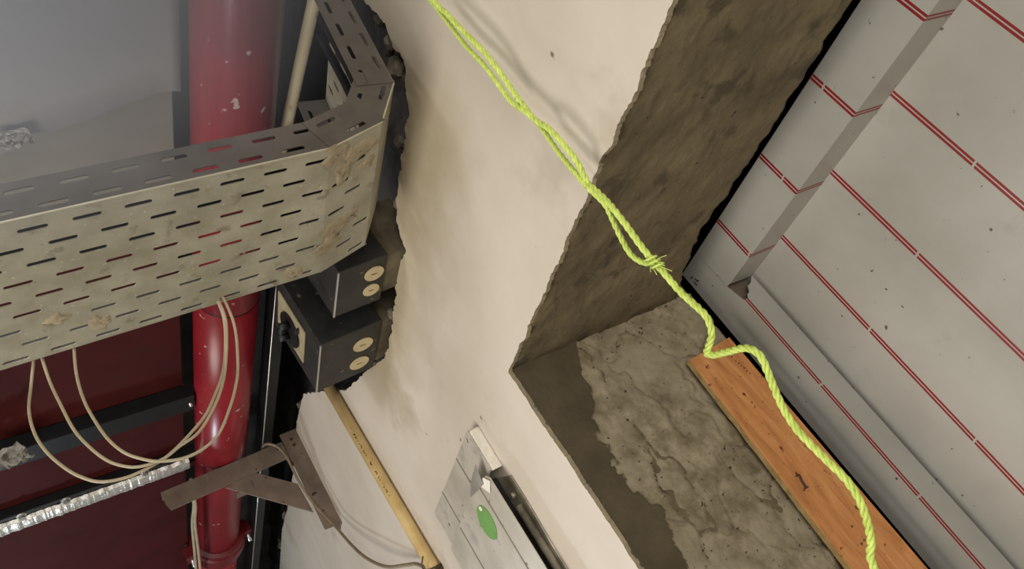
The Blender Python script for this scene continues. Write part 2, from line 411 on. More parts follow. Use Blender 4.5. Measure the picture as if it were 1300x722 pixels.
# soffit of the opening
def back_x(y):
    pts = [(-1, .34), (.43, .352), (.53, .349), (.66, .352), (.76, .350), (.88, .338), (1.0, .372), (1.06, .40), (1.2, .43)]
    for (ya, xa), (yb2, xb) in zip(pts, pts[1:]):
        if ya <= y <= yb2: return xa + (xb - xa) * (y - ya) / (yb2 - ya)
    return .35
nx, ny = 70, 280; vs = []; fs = []
for j in range(ny + 1):
    y = YN + (Y0 + .01 - YN) * j / ny
    bx = back_x(y) + .010 * fr(V((y * 26, 3, 1)), 4)
    for i in range(nx + 1):
        x = .003 + (bx - .003) * i / nx
        h = .0035 * fr(V((x * 14, y * 14, 9)), 5) + .001 * fr(V((x * 80, y * 80, 9)), 3)
        if x < .006: h = 0
        if i == nx: h -= .02
        vs.append(V((x, y, Z0 + .003 - h)))
for j in range(ny):
    for i in range(nx):
        a = j * (nx + 1) + i; fs.append((a, a + nx + 1, a + nx + 2, a + 1))
obj('soffit_render', vs, fs, M['concrete'], corew, smooth=True)
box('jamb_lower_render', (.003, YN - .02, 0), (.445, YN - .004, Z0), M['concrete'], corew)
# dark hoistway behind the opening
sh = struct(empty('wall_shaft', (1.0, .3, 0)))
box('shaft_wall', (1.5, -2.2, 0), (1.6, 2.4, CEIL), M['shaft'], sh)
box('shaft_wall', (.446, -2.3, 0), (1.6, -2.2, CEIL), M['shaft'], sh)
box('shaft_wall', (.446, 2.4, 0), (1.6, 2.5, CEIL), M['shaft'], sh)
box('shaft_wall', (.446, -2.2, -.1), (1.6, 2.4, -.005), M['shaft'], sh)

# ------------------------------------------------------------------ lift door frame and door
XF, XD = .48, .55
ZT, ZR = 2.261, 2.168          # top and bottom of the header face
YJ, YE = 1.039, 1.121          # inner bend and outer edge of the far jamb
fm = tag(empty('lift_door_frame', (XF, .27, 0)), 'grey film-wrapped steel lift door frame with red printed lines inside the rough opening', 'door frame')
def quad(name, pts, mat, parent, th=.0015): return obj(name, pts, [tuple(range(len(pts)))], mat, parent, solid=th)
hd = quad('header_face', [(XF, -.5, ZR), (XF, 1.0475, ZR), (XF, 1.0475, ZT), (XF, -.5, ZT)], M['film_frame'], fm)
quad('header_return', [(XF, -.5, ZR), (XF, YJ, ZR), (XD + .004, YJ + .008, ZR), (XD + .004, -.5, ZR)], M['film_frame'], fm)
quad('header_hem', [(XF, -.5, ZT), (XF, 1.0475, ZT), (XF + .03, 1.0475, ZT), (XF + .03, -.5, ZT)], M['film_jamb'], fm)
quad('jamb_face', [(XF + .0015, YJ, .02), (XF + .0015, YE, .02), (XF + .0015, YE, ZT + .001), (XF + .0015, 1.0485, ZT + .001), (XF + .0015, 1.0485, ZR - .002), (XF + .0015, YJ, ZR - .045)], M['film_jamb'], fm)
quad('jamb_return', [(XF, YJ, .02), (XF, YJ, 2.127), (XF + .012, YJ, 2.126), (XF + .019, YJ, 2.134), (XF + .026, YJ, 2.136), (XF + .035, YJ, 2.149), (XF + .046, YJ, 2.152), (XD - .008, YJ, 2.165), (XD - .008, YJ, .02)], M['film_jamb_return'], fm)
quad('jamb_return', [(XF, -.5, .02), (XD - .008, -.5, .02), (XD - .008, -.5, ZR), (XF, -.5, ZR)], M['film_jamb'], fm)
quad('jamb_face', [(XF + .0015, -.53, .02), (XF + .0015, -.5, .02), (XF + .0015, -.5, ZT), (XF + .0015, -.53, ZT)], M['film_jamb'], fm)
quad('inner_liner', [(XF + .004, YJ + .02, 1.9), (XD - .004, YJ + .02, 1.9), (XD - .004, YJ + .02, 2.22), (XF + .004, YJ + .02, 2.22)], M['bracket'], fm)
# faint pencilled mark on the top corner of the jamb
for k, (dy, dz, L, hgt) in enumerate(((-.012, -.030, .002, .010), (-.012, -.020, .007, .002), (-.021, -.028, .0015, .008), (-.021, -.036, .006, .0015))):
    box('pencil_mark', (XF - .0006, YE + dy - L, ZT + dz - hgt), (XF + .0003, YE + dy, ZT + dz), M['ink'], fm)
dl = tag(empty('lift_door', (XD, .66, .03)), 'grey film-covered lift door leaf with red vertical double lines beside the far jamb', 'door')
box('door_panel', (XD, .275, .03), (XD + .035, 1.10, 2.24), M['film_door'], dl, bevel=.002)
box('door_hanger', (XD + .008, .32, 2.2405), (XD + .028, 1.05, 2.30), M['black_steel'], dl)
dl = tag(empty('lift_door', (XD, -.14, .03)), 'grey film-covered lift door leaf nearest the camera, mostly out of view', 'door')
box('door_panel', (XD, -.56, .03), (XD + .035, .271, 2.24), M['film_door'], dl, bevel=.002)
box('door_hanger', (XD + .008, -.52, 2.2405), (XD + .028, .22, 2.30), M['black_steel'], dl)

# ------------------------------------------------------------------ plywood plank against the jamb
YP = 1.074
def P(px, py): return at(px, py, 'Y', YP)
a, b1, c1, d1 = P(875, 457), P(926, 428), P(1178, 722), P(1080, 722)
ext = lambda p, q, z: p + (q - p) * ((z - p.z) / (q.z - p.z))
bl, br = ext(a, d1, .95), ext(b1, c1, .95)
pk = tag(empty('plywood_plank', ((bl.x + br.x) / 2, YP, .95)), 'orange-brown plywood plank standing against the rough mortar jamb', 'plank')
n = 40; vs = []; fs = []
for i in range(n + 1):
    L = a.lerp(bl, i / n); R = b1.lerp(br, i / n)
    L.x += .0018 * fr(V((L.z * 40, 1, 2))); R.x += .0008 * fr(V((R.z * 30, 5, 2)))
    for p_ in (L, R, R + V((0, .012, 0)), L + V((0, .012, 0))): vs.append(p_)
for i in range(n):
    k = i * 4
    fs += [(k, k + 4, k + 5, k + 1), (k + 1, k + 5, k + 6, k + 2), (k + 2, k + 6, k + 7, k + 3), (k + 3, k + 7, k + 4, k)]
fs += [(0, 1, 2, 3), (4 * n, 4 * n + 3, 4 * n + 2, 4 * n + 1)]
po = obj('board', vs, fs, M['ply'], pk); po.data.materials.append(M['ply_edge'])
for i, f_ in enumerate(po.data.polygons):
    if abs(f_.normal.y) < .5: f_.material_index = 1
vs = []; fs = []
q0, q1 = P(1011, 604), P(1021, 620)
nl = tag(empty('nail', q0), 'rusty bent nail stuck in the face of the plywood plank', 'nail')
tube('shank', smooth_path([q0 + V((0, .002, 0)), q0 + V((0, -.007, -.001)), q0.lerp(q1, .5) + V((0, -.006, 0)), q1 + V((0, -.006, 0))], 4), .0017, M['rust'], nl, 8)
disc('head', q1 + V((0, -.006, 0)), (q1 - q0), .0042, .0018, M['rust'], nl, 12)
for px, py in ((929, 453), (934, 458), (938, 461), (941, 464), (945, 467), (948, 471), (952, 474), (899, 464), (900, 467), (897, 466)):
    q = P(px, py); disc('pen_mark', q + V((0, .0004, 0)), (0, -1, 0), .0013 + .0006 * random.random(), .0008, M['red_ink'], pk, 8)

# ------------------------------------------------------------------ neon rope hanging in front of the opening
XR = -.03
def za(l, s, ox, oy): return [(ox + x / s, oy + y / s) for x, y in l]
Ls = za([(140, 0), (205, 85), (275, 175), (345, 250), (400, 325), (450, 390), (500, 425), (540, 460), (575, 505), (620, 570), (680, 645), (735, 710)], 2.997, 500, 0) + \
     za([(350, 55), (412, 115), (440, 170), (475, 245), (510, 305), (550, 335), (590, 343)], 2.997, 630, 220)
Rs = za([(150, 0), (200, 50), (265, 120), (340, 195), (400, 270), (455, 350), (500, 410), (540, 458), (590, 490), (650, 555), (700, 620), (718, 660), (745, 708)], 2.997, 500, 0) + \
     za([(362, 50), (420, 105), (452, 143), (500, 205), (550, 275), (590, 325), (640, 380), (700, 450), (760, 505), (800, 545), (819, 600), (814, 640), (801, 676)], 2.997, 630, 220) + \
     za([(112, 68), (135, 73), (180, 62), (235, 52), (275, 75), (300, 130), (320, 180), (345, 235), (380, 290), (420, 335), (480, 395), (535, 450), (575, 510), (600, 580), (612, 640), (622, 722)], 2.391, 850, 420)
rl = [at(x, y, 'X', XR + .003 * math.sin(i * .9)) for i, (x, y) in enumerate(Ls)]
rr = [at(x, y, 'X', XR - .003 * math.sin(i * .9)) for i, (x, y) in enumerate(Rs)]
rl = [V((XR, rl[0].y + .002, CEIL)), V((XR, rl[0].y + .004, 3.1)), V((XR, rl[0].y, 2.75))] + rl
rr = [V((XR, rr[0].y - .006, CEIL)), V((XR, rr[0].y - .012, 3.1)), V((XR, rr[0].y - .006, 2.75))] + rr + [V((XR, rr[-1].y + .02, 1.60)), V((XR, rr[-1].y + .01, 1.4)), V((XR, rr[-1].y + .015, 1.1))]
rope = tag(empty('rope', rr[-1]), 'neon yellow-green twisted rope hanging doubled and knotted in front of the opening', 'rope')
def strands(path, r, pitch, rmat=None):
    pts = resample(smooth_path(path, 8), .0035)
    T, Nn = frames(pts)
    for s in range(3):
        sp = []
        for i, p_ in enumerate(pts):
            a_ = 2 * math.pi * (i * .0035 / pitch + s / 3); b_ = T[i].cross(Nn[i])
            sp.append(p_ + (Nn[i] * math.cos(a_) + b_ * math.sin(a_)) * r * .52)
        v, f = tube_geo(sp, r * .56, 7)
        obj('strand', v, f, M['rope'], rope, smooth=True)
strands(rr, .0040, .030)
strands(rl, .0036, .028)
kn = at(829, 334, 'X', XR)
for i, (dx, dy) in enumerate(((17, -7), (15, 6), (24, 13), (-3, 14), (5, 18), (12, 2))):
    e = at(829 + dx * 1.0, 331 + dy, 'X', XR - .004)
    tube('frayed_fibre', smooth_path([kn, kn.lerp(e, .5) + V((0, .001, .002)), e], 4), .0005, M['rope'], rope, 5)
# whipping turns where the tail is tied to the standing part
for k in range(3):
    c = at(826 + k * 4.5, 328 + k * 4.5, 'X', XR); ring = []
    dax = (rr[-1] - rr[0]).normalized()
    for q in range(17):
        a_ = 2 * math.pi * q / 16; ring.append(c + V((math.cos(a_) * .0062, math.sin(a_) * .0068, math.sin(a_) * .003)))
    tube('knot_turn', ring, .0016, M['rope'], rope, 6)

# ------------------------------------------------------------------ cable tray
TY0, TY1 = .78, 1.062
PL = [V((-1.9, 2.5)), V((-.212, 2.495)), V((-.116, 2.523)), V((-.057, 2.599)), V((-.018, 2.90))]
tray = tag(empty('cable_tray', (-.6, .92, 2.49)), 'perforated galvanised cable tray bending upward where it meets the wall', 'cable tray')
def slotted(name, o, u, v, L, rows, edge, mat, parent, pitch=.06, hl=.034, hw=.0072, phase=0.0, W=None):
    """sheet o + s*u + t*v with slots; rows = list of (t, phase)"""
    vs = []; fs = []
    def pt(s, t_): vs.append(o + u * s + v * t_); return len(vs) - 1
    def plain(s0, s1, t0, t1):
        if s1 - s0 > 1e-5 and t1 - t0 > 1e-5: fs.append((pt(s0, t0), pt(s1, t0), pt(s1, t1), pt(s0, t1)))
    lo = 0.0
    for k, (tc, ph) in enumerate(rows):
        hi = W if k == len(rows) - 1 else (tc + rows[k + 1][0]) / 2
        s = ph % pitch; cs = []
        while s < L:
            if s - hl / 2 > .002 and s + hl / 2 < L - .002: cs.append(s)
            s += pitch
        cur = 0.0
        for c in cs:
            j = random.uniform(-.0006, .0006)
            a_, b_ = max(cur, c - pitch / 2), min(L, c + pitch / 2)
            plain(cur, a_, lo, hi)
            h = hl / 2; r = hw / 2; e = h - r * .9
            q = [pt(a_, lo), pt(b_, lo), pt(b_, hi), pt(a_, hi)]
            hole = [pt(c - e, tc - r + j), pt(c + e, tc - r + j), pt(c + h - r * .3, tc - r * .7), pt(c + h, tc), pt(c + h - r * .3, tc + r * .7), pt(c + e, tc + r + j), pt(c - e, tc + r + j), pt(c - h + r * .3, tc + r * .7), pt(c - h, tc), pt(c - h + r * .3, tc - r * .7)]
            fs.append((q[0], q[1], hole[1], hole[0])); fs.append((q[1], hole[2], hole[1])); fs.append((q[1], q[2], hole[3])); fs.append((q[1], hole[3], hole[2]))
            fs.append((q[2], hole[4], hole[3])); fs.append((q[2], hole[5], hole[4])); fs.append((q[2], q[3], hole[6], hole[5])); fs.append((q[3], hole[7], hole[6]))
            fs.append((q[3], q[0], hole[8])); fs.append((q[3], hole[8], hole[7])); fs.append((q[0], hole[9], hole[8])); fs.append((q[0], hole[0], hole[9]))
            cur = b_
        plain(cur, L, lo, hi)
        lo = hi
    return obj(name, vs, fs, mat, parent, solid=.0016)
names = ['bottom_panel', 'bend_panel', 'bend_panel', 'riser_panel']
for i in range(4):
    a, b1 = PL[i], PL[i + 1]; L = (b1 - a).length; d = (b1 - a).normalized()
    u = V((d.x, 0, d.y)); o = V((a.x, TY0, a.y)); nrm = V((-d.y, 0, d.x))
    ph0 = (-.591 + 1.9) if i == 0 else (.03, .036, .02)[i - 1]
    rows = [(.021 + .0312 * k, ph0 + (.029 if k % 2 else 0) - .0016 * k) for k in range(9)]
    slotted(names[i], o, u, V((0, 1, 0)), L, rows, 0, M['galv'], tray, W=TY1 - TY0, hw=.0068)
    # near side flange
    off = -.0016 * (i % 2) - .0003
    Lf = L + (.006 if i in (1, 2) else 0)
    slotted('side_flange', o + V((0, off, 0)), u, nrm, Lf, [(.012, ph0 + .03), (.043, ph0)], 0, M['galv_shaded'], tray, W=.06, hw=.0068)
    slotted('side_flange', V((a.x, TY1 + .0005, a.y)) + V((0, -off, 0)), u, nrm, Lf, [(.012, ph0 + .03), (.043, ph0)], 0, M['galv_shaded'], tray, W=.06, hw=.0068)
# folded lower edge, its highlight put in as pale colour
tube('folded_edge', [V((q.x, TY0 - .0002, q.y)) for q in PL], .0017, M['fold_highlight'], tray, 6)
# mortar splashes on the bend
def splash(c, u, v, n_, ru, rv, seed):
    vs = []; fs = []; K = 14; R = 5; c = V(c)
    for r in range(R + 1):
        for k in range(K):
            t_ = 2 * math.pi * k / K; q = r / R
            w_ = 1.15 + .9 * noise.noise(V((math.cos(t_) * 2.2, math.sin(t_) * 2.2, seed)))
            h = .0016 * (1 - q ** 4) * (1 + 1.2 * noise.noise(V((q * 4, k * .9, seed)))) - .0006 * (r == R)
            vs.append(c + u * math.cos(t_) * ru * q * w_ + v * math.sin(t_) * rv * q * w_ + n_ * h)
    for r in range(R):
        for k in range(K):
            a_ = r * K + k; b_ = r * K + (k + 1) % K; fs.append((a_, b_, b_ + K, a_ + K))
    fs.append(tuple(range(K)))
    return obj('mortar_splash', vs, fs, M['mortar'], tray, smooth=True)
yv = V((0, 1, 0))
def seg(i):
    d = (PL[i + 1] - PL[i]).normalized(); return V((d.x, 0, d.y)), V((d.y, 0, -d.x))
for i, s, y, ru, rv in ((1, .015, .80, .018, .016), (1, .06, .815, .026, .012), (1, .03, .845, .012, .02), (1, .078, .85, .012, .010), (1, .02, .97, .020, .016), (1, .055, .955, .014, .010), (1, .008, 1.0, .022, .009), (0, 1.64, 1.04, .012, .012), (0, 1.30, .985, .012, .008), (0, 1.35, 1.02, .010, .012), (0, .95, 1.045, .016, .008)):
    u, nn = seg(i); p_ = V((PL[i].x, y, PL[i].y)) + u * s + nn * .0012
    splash(p_, u, yv, nn, ru * 1.25, rv * 1.2, s * 37 + y * 11)
# cables lying inside the tray
for k, (yy, zz) in enumerate(((.83, .012), (.86, .011), (.90, .013))):
    pts = [(-1.85, yy, 2.503 + zz), (-1.2, yy + .01, 2.503 + zz), (-.6, yy - .006, 2.503 + zz), (-.25, yy, 2.503 + zz), (-.15, yy + .01, 2.535 + zz), (-.085, yy + .01, 2.61), (-.06, yy + .005, 2.72), (-.044, yy, 2.89)]
    o = tube('power_cable', smooth_path(pts, 6), .008, M['black_steel'], None, 8)
    tag(o, ('black cable lying in the tray along its camera-side flange', 'black cable lying in the tray, between two others', 'black cable lying in the tray nearest its middle')[k], 'cable', 'cables inside the tray')

# three pale looped cables under the tray
loops = [([(230, 50), (232, 130), (255, 210), (290, 275), (330, 330), (380, 370), (440, 390), (490, 395), (560, 385), (620, 355), (665, 310), (695, 240), (715, 170), (722, 100), (712, 0)], 1.085, 'thin pale cable in the loop hanging rightmost below the tray'),
         ([(132, 85), (150, 150), (185, 225), (225, 300), (275, 355), (330, 395), (390, 412), (440, 408), (500, 385), (545, 350), (600, 310), (640, 250), (670, 180), (685, 100), (688, 0)], 1.095, 'thin pale cable in the middle loop hanging below the tray'),
         ([(125, 88), (95, 160), (88, 240), (105, 310), (140, 365), (190, 410), (240, 440), (300, 457), (370, 448), (430, 425), (500, 385), (560, 330), (620, 260), (650, 200), (675, 130), (684, 50), (682, 0)], 1.105, 'thin pale cable in the lowest, leftmost loop hanging below the tray')]
for l, yy, lab in loops:
    pts = [at(x / 2.391, 420 + y / 2.391, 'Y', yy) for x, y in l]
    s0 = V((pts[0].x, 1.052, 2.512)); s1 = V((pts[-1].x, 1.052, 2.512))
    pts[0].y = 1.066; pts[-1].y = 1.066
    pts = [s0] + pts + [s1]
    o = tube('hanging_cable', smooth_path(pts, 7), .0023, M['cable'], None, 8)
    tag(o, lab, 'cable', 'pale cables looped below the tray')

# ------------------------------------------------------------------ trunking boxes
def trunk(label, x0, y0, y1, z, x1, h, roll, discs, plate):
    t_ = tag(empty('cable_trunking', (x0, (y0 + y1) / 2, z)), label, 'trunking', 'dark trunking boxes entering the wall')
    a_ = math.radians(roll)
    def xf(p): # local x along box, z up, roll about Y at (x0, z)
        return V((x0 + p.x * math.cos(a_) - p.z * math.sin(a_), p.y, z + p.x * math.sin(a_) + p.z * math.cos(a_)))
    L = x1 - x0
    box('body', (0, y0, 0), (L, y1, h), M['trunk'], t_, bevel=.002, xf=xf)
    box('connector', (L + .0005, y0 + .012, .004), (L + .085, y1 - .02, h - .02), M['dirty'], t_, bevel=.001, xf=xf)
    box('corner_edge', (-.0015, y0 + .002, -.0015), (.0015, y1 - .002, .0015), M['bare'], t_, xf=xf)
    dn = xf(V((0, 0, -1))) - xf(V((0, 0, 0)))
    for (dx, dy, r) in discs:
        dd = disc('blanking_cap', xf(V((dx, dy, 0))), dn, r, .0022, M['cap'], t_, 24, u=(1, 0, 0))
        box('slot', (dx - r * .3, dy - .0008, -.0028), (dx + r * .3, dy + .0008, -.0021), M['ink'], dd, xf=xf)
    lf = xf(V((-1, 0, 0))) - xf(V((0, 0, 0)))
    if plate:
        ym = (y0 + y1) / 2
        box('end_plate', (-.004, ym - .062, .062), (-.0005, ym + .058, .19), M['tape'], t_, bevel=.001, xf=xf)
        hole = disc('knockout_ring', xf(V((-.0045, ym + .005, .125))), lf, .044, .004, M['black_steel'], t_, 28)
        for k in (-1, 0, 1):
            tube('cable_stub', [xf(V((-.008, ym + .005 + k * .022, .125 + .012 * (k == 0)))), xf(V((-.03, ym + .005 + k * .022, .128)))], .009, M['black_steel'], hole, 10)
        box('latch', (-.012, ym - .05, .085), (-.005, ym - .03, .089), M['ink'], t_, xf=xf)
    return xf
trunk('dark dusty trunking box with two round beige caps, tucked right under the tray bend', -.143, 1.168, 1.315, 2.555, -.036, .16, 3, [(.080, 1.212, .021), (.079, 1.265, .018)], False)
trunk('larger dark trunking box with round end knockout, lower of the two beside the wall hole', -.166, 1.405, 1.60, 2.556, -.018, .21, 3, [(.106, 1.472, .024), (.104, 1.548, .024)], True)

# ------------------------------------------------------------------ red pipe
SL = -.066
def pc(y): return V((-.072 + SL * y, y, 3.064))
PR = .088
pipe = tag(empty('fire_pipe', pc(2.0) - V((0, 0, PR))), 'glossy red fire pipe running behind the tray and over the steel bracket', 'pipe')
tube('pipe_run', [pc(-1.8), pc(0), pc(1.83)], PR, M['red_pipe'], pipe, 48)
tube('joint_ring', [pc(1.83), pc(1.838)], PR * .985, M['black_steel'], pipe, 48)
tube('pipe_run', [pc(1.838), pc(2.6), pc(3.530)], PR, M['red_pipe'], pipe, 48)
dirv = (pc(1) - pc(0)).normalized()
cp = obj('coupling', *tube_geo([pc(3.530), pc(3.535), pc(3.570), pc(3.575), pc(3.625), pc(3.630), pc(3.665), pc(3.670)], lambda q: (PR * 1.04, PR * 1.24, PR * 1.24, PR * 1.32, PR * 1.32, PR * 1.24, PR * 1.24, PR * 1.04)[round(q * 7)], 40), M['red_dark'], pipe)
for s in (-1, 1):
    c = pc(3.60) + V((s * PR * 1.38, 0, -.01))
    ear = box('coupling_ear', c + V((-.022, -.03, -.03)), c + V((.022, .03, .03)), M['red_dark'], pipe, bevel=.006)
    tube('bolt', [c + V((0, 0, -.06)), c + V((0, 0, .05))], .008, M['bare'], ear, 10)
tube('pipe_run', [pc(3.670), pc(5), pc(6.9)], PR, M['red_pipe'], pipe, 48)

# black trunking between pipe and wall
bt = tag(empty('steel_trunking', (-.02, 3.5, 3.0)), 'long black steel trunking running between the red pipe and wall top', 'trunking')
def lx(y): return .012 - .05 * y
v = []
for y in (1.62, 6.9):
    for x, z in ((lx(y), 3.0), (lx(y) + .035, 3.0), (lx(y) + .035, 3.06), (lx(y), 3.06)): v.append(V((x, y, z)))
obj('body', v, [(0, 1, 2, 3), (7, 6, 5, 4), (0, 4, 5, 1), (1, 5, 6, 2), (2, 6, 7, 3), (3, 7, 4, 0)], M['black_steel'], bt)
tube('edge_highlight', [V((lx(1.62), 1.62, 3.0)), V((lx(6.9), 6.9, 3.0))], .0022, M['bare'], bt, 6)  # highlight along the black edge, put in as bright metal

# beige conduit high in the cavity
a, b1 = at(399, 0, 'Z', 3.06), at(363, 165, 'Z', 3.06)
rd = tube('conduit', [a + (a - b1) * .02, b1, b1 + (b1 - a) * .35], .0135, M['rod'], None, 16)
tag(rd, 'beige plastic conduit running high beside the red pipe behind the tray', 'conduit')

# ------------------------------------------------------------------ duct above
def dxf(x, y, z):   # duct frame: x across from the right edge (negative to the left), y along
    return V((-.187 + x, 0, z)) + V((SL, 1, 0)) * y + V((0, .10, 0)) * x
def dbox(name, x0, x1, y0, y1, z0, z1, mat, par, bevel=.002):
    v = [dxf(x, y, z) for x, y, z in boxv((x0, y0, z0), (x1, y1, z1))]
    return obj(name, v, BOXF, mat, par, bevel=bevel)
duct = tag(empty('smoke_duct', dxf(-.5, 3, 3.1)), 'dark red painted rectangular smoke duct with bolted foil-edged flange overhead', 'duct')
dbox('duct_section', -1.1, 0, 1.55, 2.745, 3.1, 3.48, M['duct_red'], duct)
dbox('duct_section', -1.1, 0, 2.785, 6.6, 3.1, 3.48, M['duct_red'], duct)
dbox('flange', -1.14, .03, 2.70, 2.745, 3.066, 3.099, M['black_steel'], duct)
dbox('flange', -1.14, .03, 2.785, 2.82, 3.076, 3.099, M['duct_red'], duct)
# crinkled foil strip over the joint
n = 220; vs = []; fs = []
for i in range(n + 1):
    x = -1.14 + 1.14 * i / n; h = .0035 * noise.noise(V((x * 60, 1, 1))) + .002 * noise.noise(V((x * 190, 3, 1)))
    e = .004 * noise.noise(V((x * 45, 5, 2))); g = .003 * noise.noise(V((x * 50, 8, 2)))
    for y, z in ((2.726 + e, 3.066), (2.732 + e, 3.054), (2.756, 3.050), (2.784 + g, 3.054), (2.792 + g, 3.076)):
        vs.append(dxf(x, y, z + h))
for i in range(n):
    for k in range(4):
        a_ = i * 5 + k; fs.append((a_, a_ + 1, a_ + 6, a_ + 5))
obj('foil_strip', vs, fs, M['foil'], duct, solid=.001)
for x in (-.145, -.385, -.51, -.70, -.9):
    c = dxf(x, 2.714, 3.066)
    nt = disc('bolt', c, (0, 0, -1), .010, .012, M['bare'], duct, 6)
    disc('washer', c + V((0, 0, .0005)), (0, 0, -1), .015, .002, M['bare'], nt, 16)
gd = tag(empty('grey_duct', dxf(-.5, .6, 3.1)), 'grey duct section above the tray with a sagging grey wrap', 'duct')
dbox('duct_section', -1.1, 0, -1.8, 1.54, 3.1, 3.48, M['duct_brown'], gd)
# hanging wrap with curved edge
nu, nv = 60, 40; vs = []; fs = []
for i in range(nu + 1):
    x = -1.08 + 1.09 * i / nu
    ye = 1.13 + .16 * max(0, min(1, (-x) / .42)) ** 1.3 + .012 * fr(V((x * 9, 2, 2)))
    for j in range(nv + 1):
        q = j / nv; y = -1.7 + (ye + 1.7) * q
        z = 3.085 + .006 * noise.noise(V((x * 3, y * 3, 5))) - .006 * q
        if j == nv: z += .003
        vs.append(dxf(x, y, z))
for i in range(nu):
    for j in range(nv):
        a_ = i * (nv + 1) + j; fs.append((a_, a_ + 1, a_ + nv + 2, a_ + nv + 1))
obj('wrap_sheet', vs, fs, M['duct_grey'], gd, smooth=True, solid=.006)
# trapeze channel carrying the duct
ch = tag(empty('duct_support', dxf(-.5, 2.33, 3.05)), 'black steel channel crossing under the dark red duct', 'support')
dbox('channel', -1.2, .02, 2.29, 2.375, 3.05, 3.0985, M['black_steel'], ch)
for x in (-1.17, .006):
    p_ = dxf(x, 2.332, 3.04); tube('hanger_rod', [p_, V((p_.x, p_.y, CEIL))], .005, M['bare'], ch, 8)
# torn rag/film on the duct edge at left and scrap above the tray
def scrap(name, c, sx_, sy_, seed, mat, label):
    vs = []; fs = []; n_ = 12
    for i in range(n_ + 1):
        for j in range(n_ + 1):
            a_ = (i / n_ - .5); b_ = (j / n_ - .5)
            w_ = 1 + .6 * noise.noise(V((a_ * 3, b_ * 3, seed)))
            q = V((c.x + a_ * sx_ * w_ + .3 * sx_ * b_ * noise.noise(V((b_ * 4, 1, seed))), c.y + b_ * sy_ * w_ + .3 * sy_ * noise.noise(V((a_ * 5, 2, seed))) * a_, c.z - .018 * abs(noise.noise(V((a_ * 4, b_ * 4, seed + 3)))) * 2))
            vs.append(q)
    for i in range(n_):
        for j in range(n_):
            a_ = i * (n_ + 1) + j; fs.append((a_, a_ + 1, a_ + n_ + 2, a_ + n_ + 1))
    o = obj(name, vs, fs, mat, None, solid=.0015); tag(o, label, 'scrap')
scrap('torn_film', at(10, 580, 'Z', 3.035), .10, .09, 3.0, M['rag'], 'torn grey scrap of sheeting stuck under the red duct')
scrap('torn_film', at(14, 173, 'Z', 3.07), .07, .03, 8.0, M['rag'], 'small pale torn scrap on the grey duct above the tray')

# ------------------------------------------------------------------ steel bracket
bk = tag(empty('steel_bracket', (-.1, 2.72, 2.6)), 'triangular brown steel angle bracket on the wall carrying the red pipe', 'bracket')
YB = 2.70
def prY(name, pts, y0, y1, par=bk, mat=None): return prism(name, pts, 'Y', y0, y1, mat or M['bracket'], par, bevel=.0008)
arm = prY('arm', [(-.488, 2.972), (-.486, 2.925), (-.478, 2.898), (-.062, 2.905), (-.062, 2.974)], YB, YB + .006)
prY('arm_flange', [(-.488, 2.968), (-.064, 2.97), (-.064, 2.9755), (-.488, 2.974)], YB + .0062, YB + .065)
prY('wall_leg', [(-.061, 3.0), (0, 3.0), (0, 2.598), (-.061, 2.604)], YB - .0066, YB - .0006)
box('leg_flange', (-.007, YB + .0002, 2.60), (-.0005, YB + .06, 2.985), M['bracket'], bk)
q = [at(x, y, 'Y', YB + .008) for x, y in ((286, 619), (320, 599), (378, 614), (398, 650))]
prY('brace', [(p_.x, p_.z) for p_ in q], YB + .0064, YB + .012)
box('brace_flange', (-.27, YB + .0122, 2.86), (-.18, YB + .05, 2.866), M['bracket'], bk)
for x, z in ((-.085, 2.955), (-.03, 2.965), (-.03, 2.94)):
    disc('bolt', (x, YB - .0005 - (.006 if x > -.06 else 0), z), (0, -1, 0), .006, .005, M['rust'], bk, 6)
# cable looped over the bracket and tied to the conduit
c2 = [V((-.135, 2.75, 2.99)), V((-.12, 2.688, 2.984)), at(352, 567, 'Y', 2.684), at(365, 582, 'Y', 2.68), at(380, 612, 'Y', 2.675), at(400, 641, 'Y', 2.67), at(425, 667, 'Y', 2.62), at(445, 690, 'Y', 2.5), at(465, 708, 'Y', 2.36), at(490, 719, 'Y', 2.22), at(515, 717, 'Y', 2.10), at(530, 716, 'Y', 2.03), at(548, 726, 'Y', 2.0)]
o = tube('drop_cable', smooth_path(c2, 7), .005, M['cable_grey'], None, 8)
tag(o, 'grey-brown cable draped over the bracket and tied to the yellow conduit', 'cable')
c3 = [at(246, 640, 'Z', 2.96), at(244, 665, 'Z', 2.958), at(247, 700, 'Z', 2.955), at(250, 740, 'Z', 2.955)]
c3 = [V((c3[0].x + .01, 2.72, 2.984))] + c3
for k in range(2):
    o = tube('pipe_cable', smooth_path([p_ + V((.018 * k * (i / 4), 0, -.004 * k)) for i, p_ in enumerate(c3)], 6), .0055, M['cable'], None, 8)
    tag(o, ('pale cable running under the red pipe beyond the bracket, the left of two', 'pale cable running under the red pipe beyond the bracket, the right of two')[k], 'cable', 'pale cables under the red pipe')

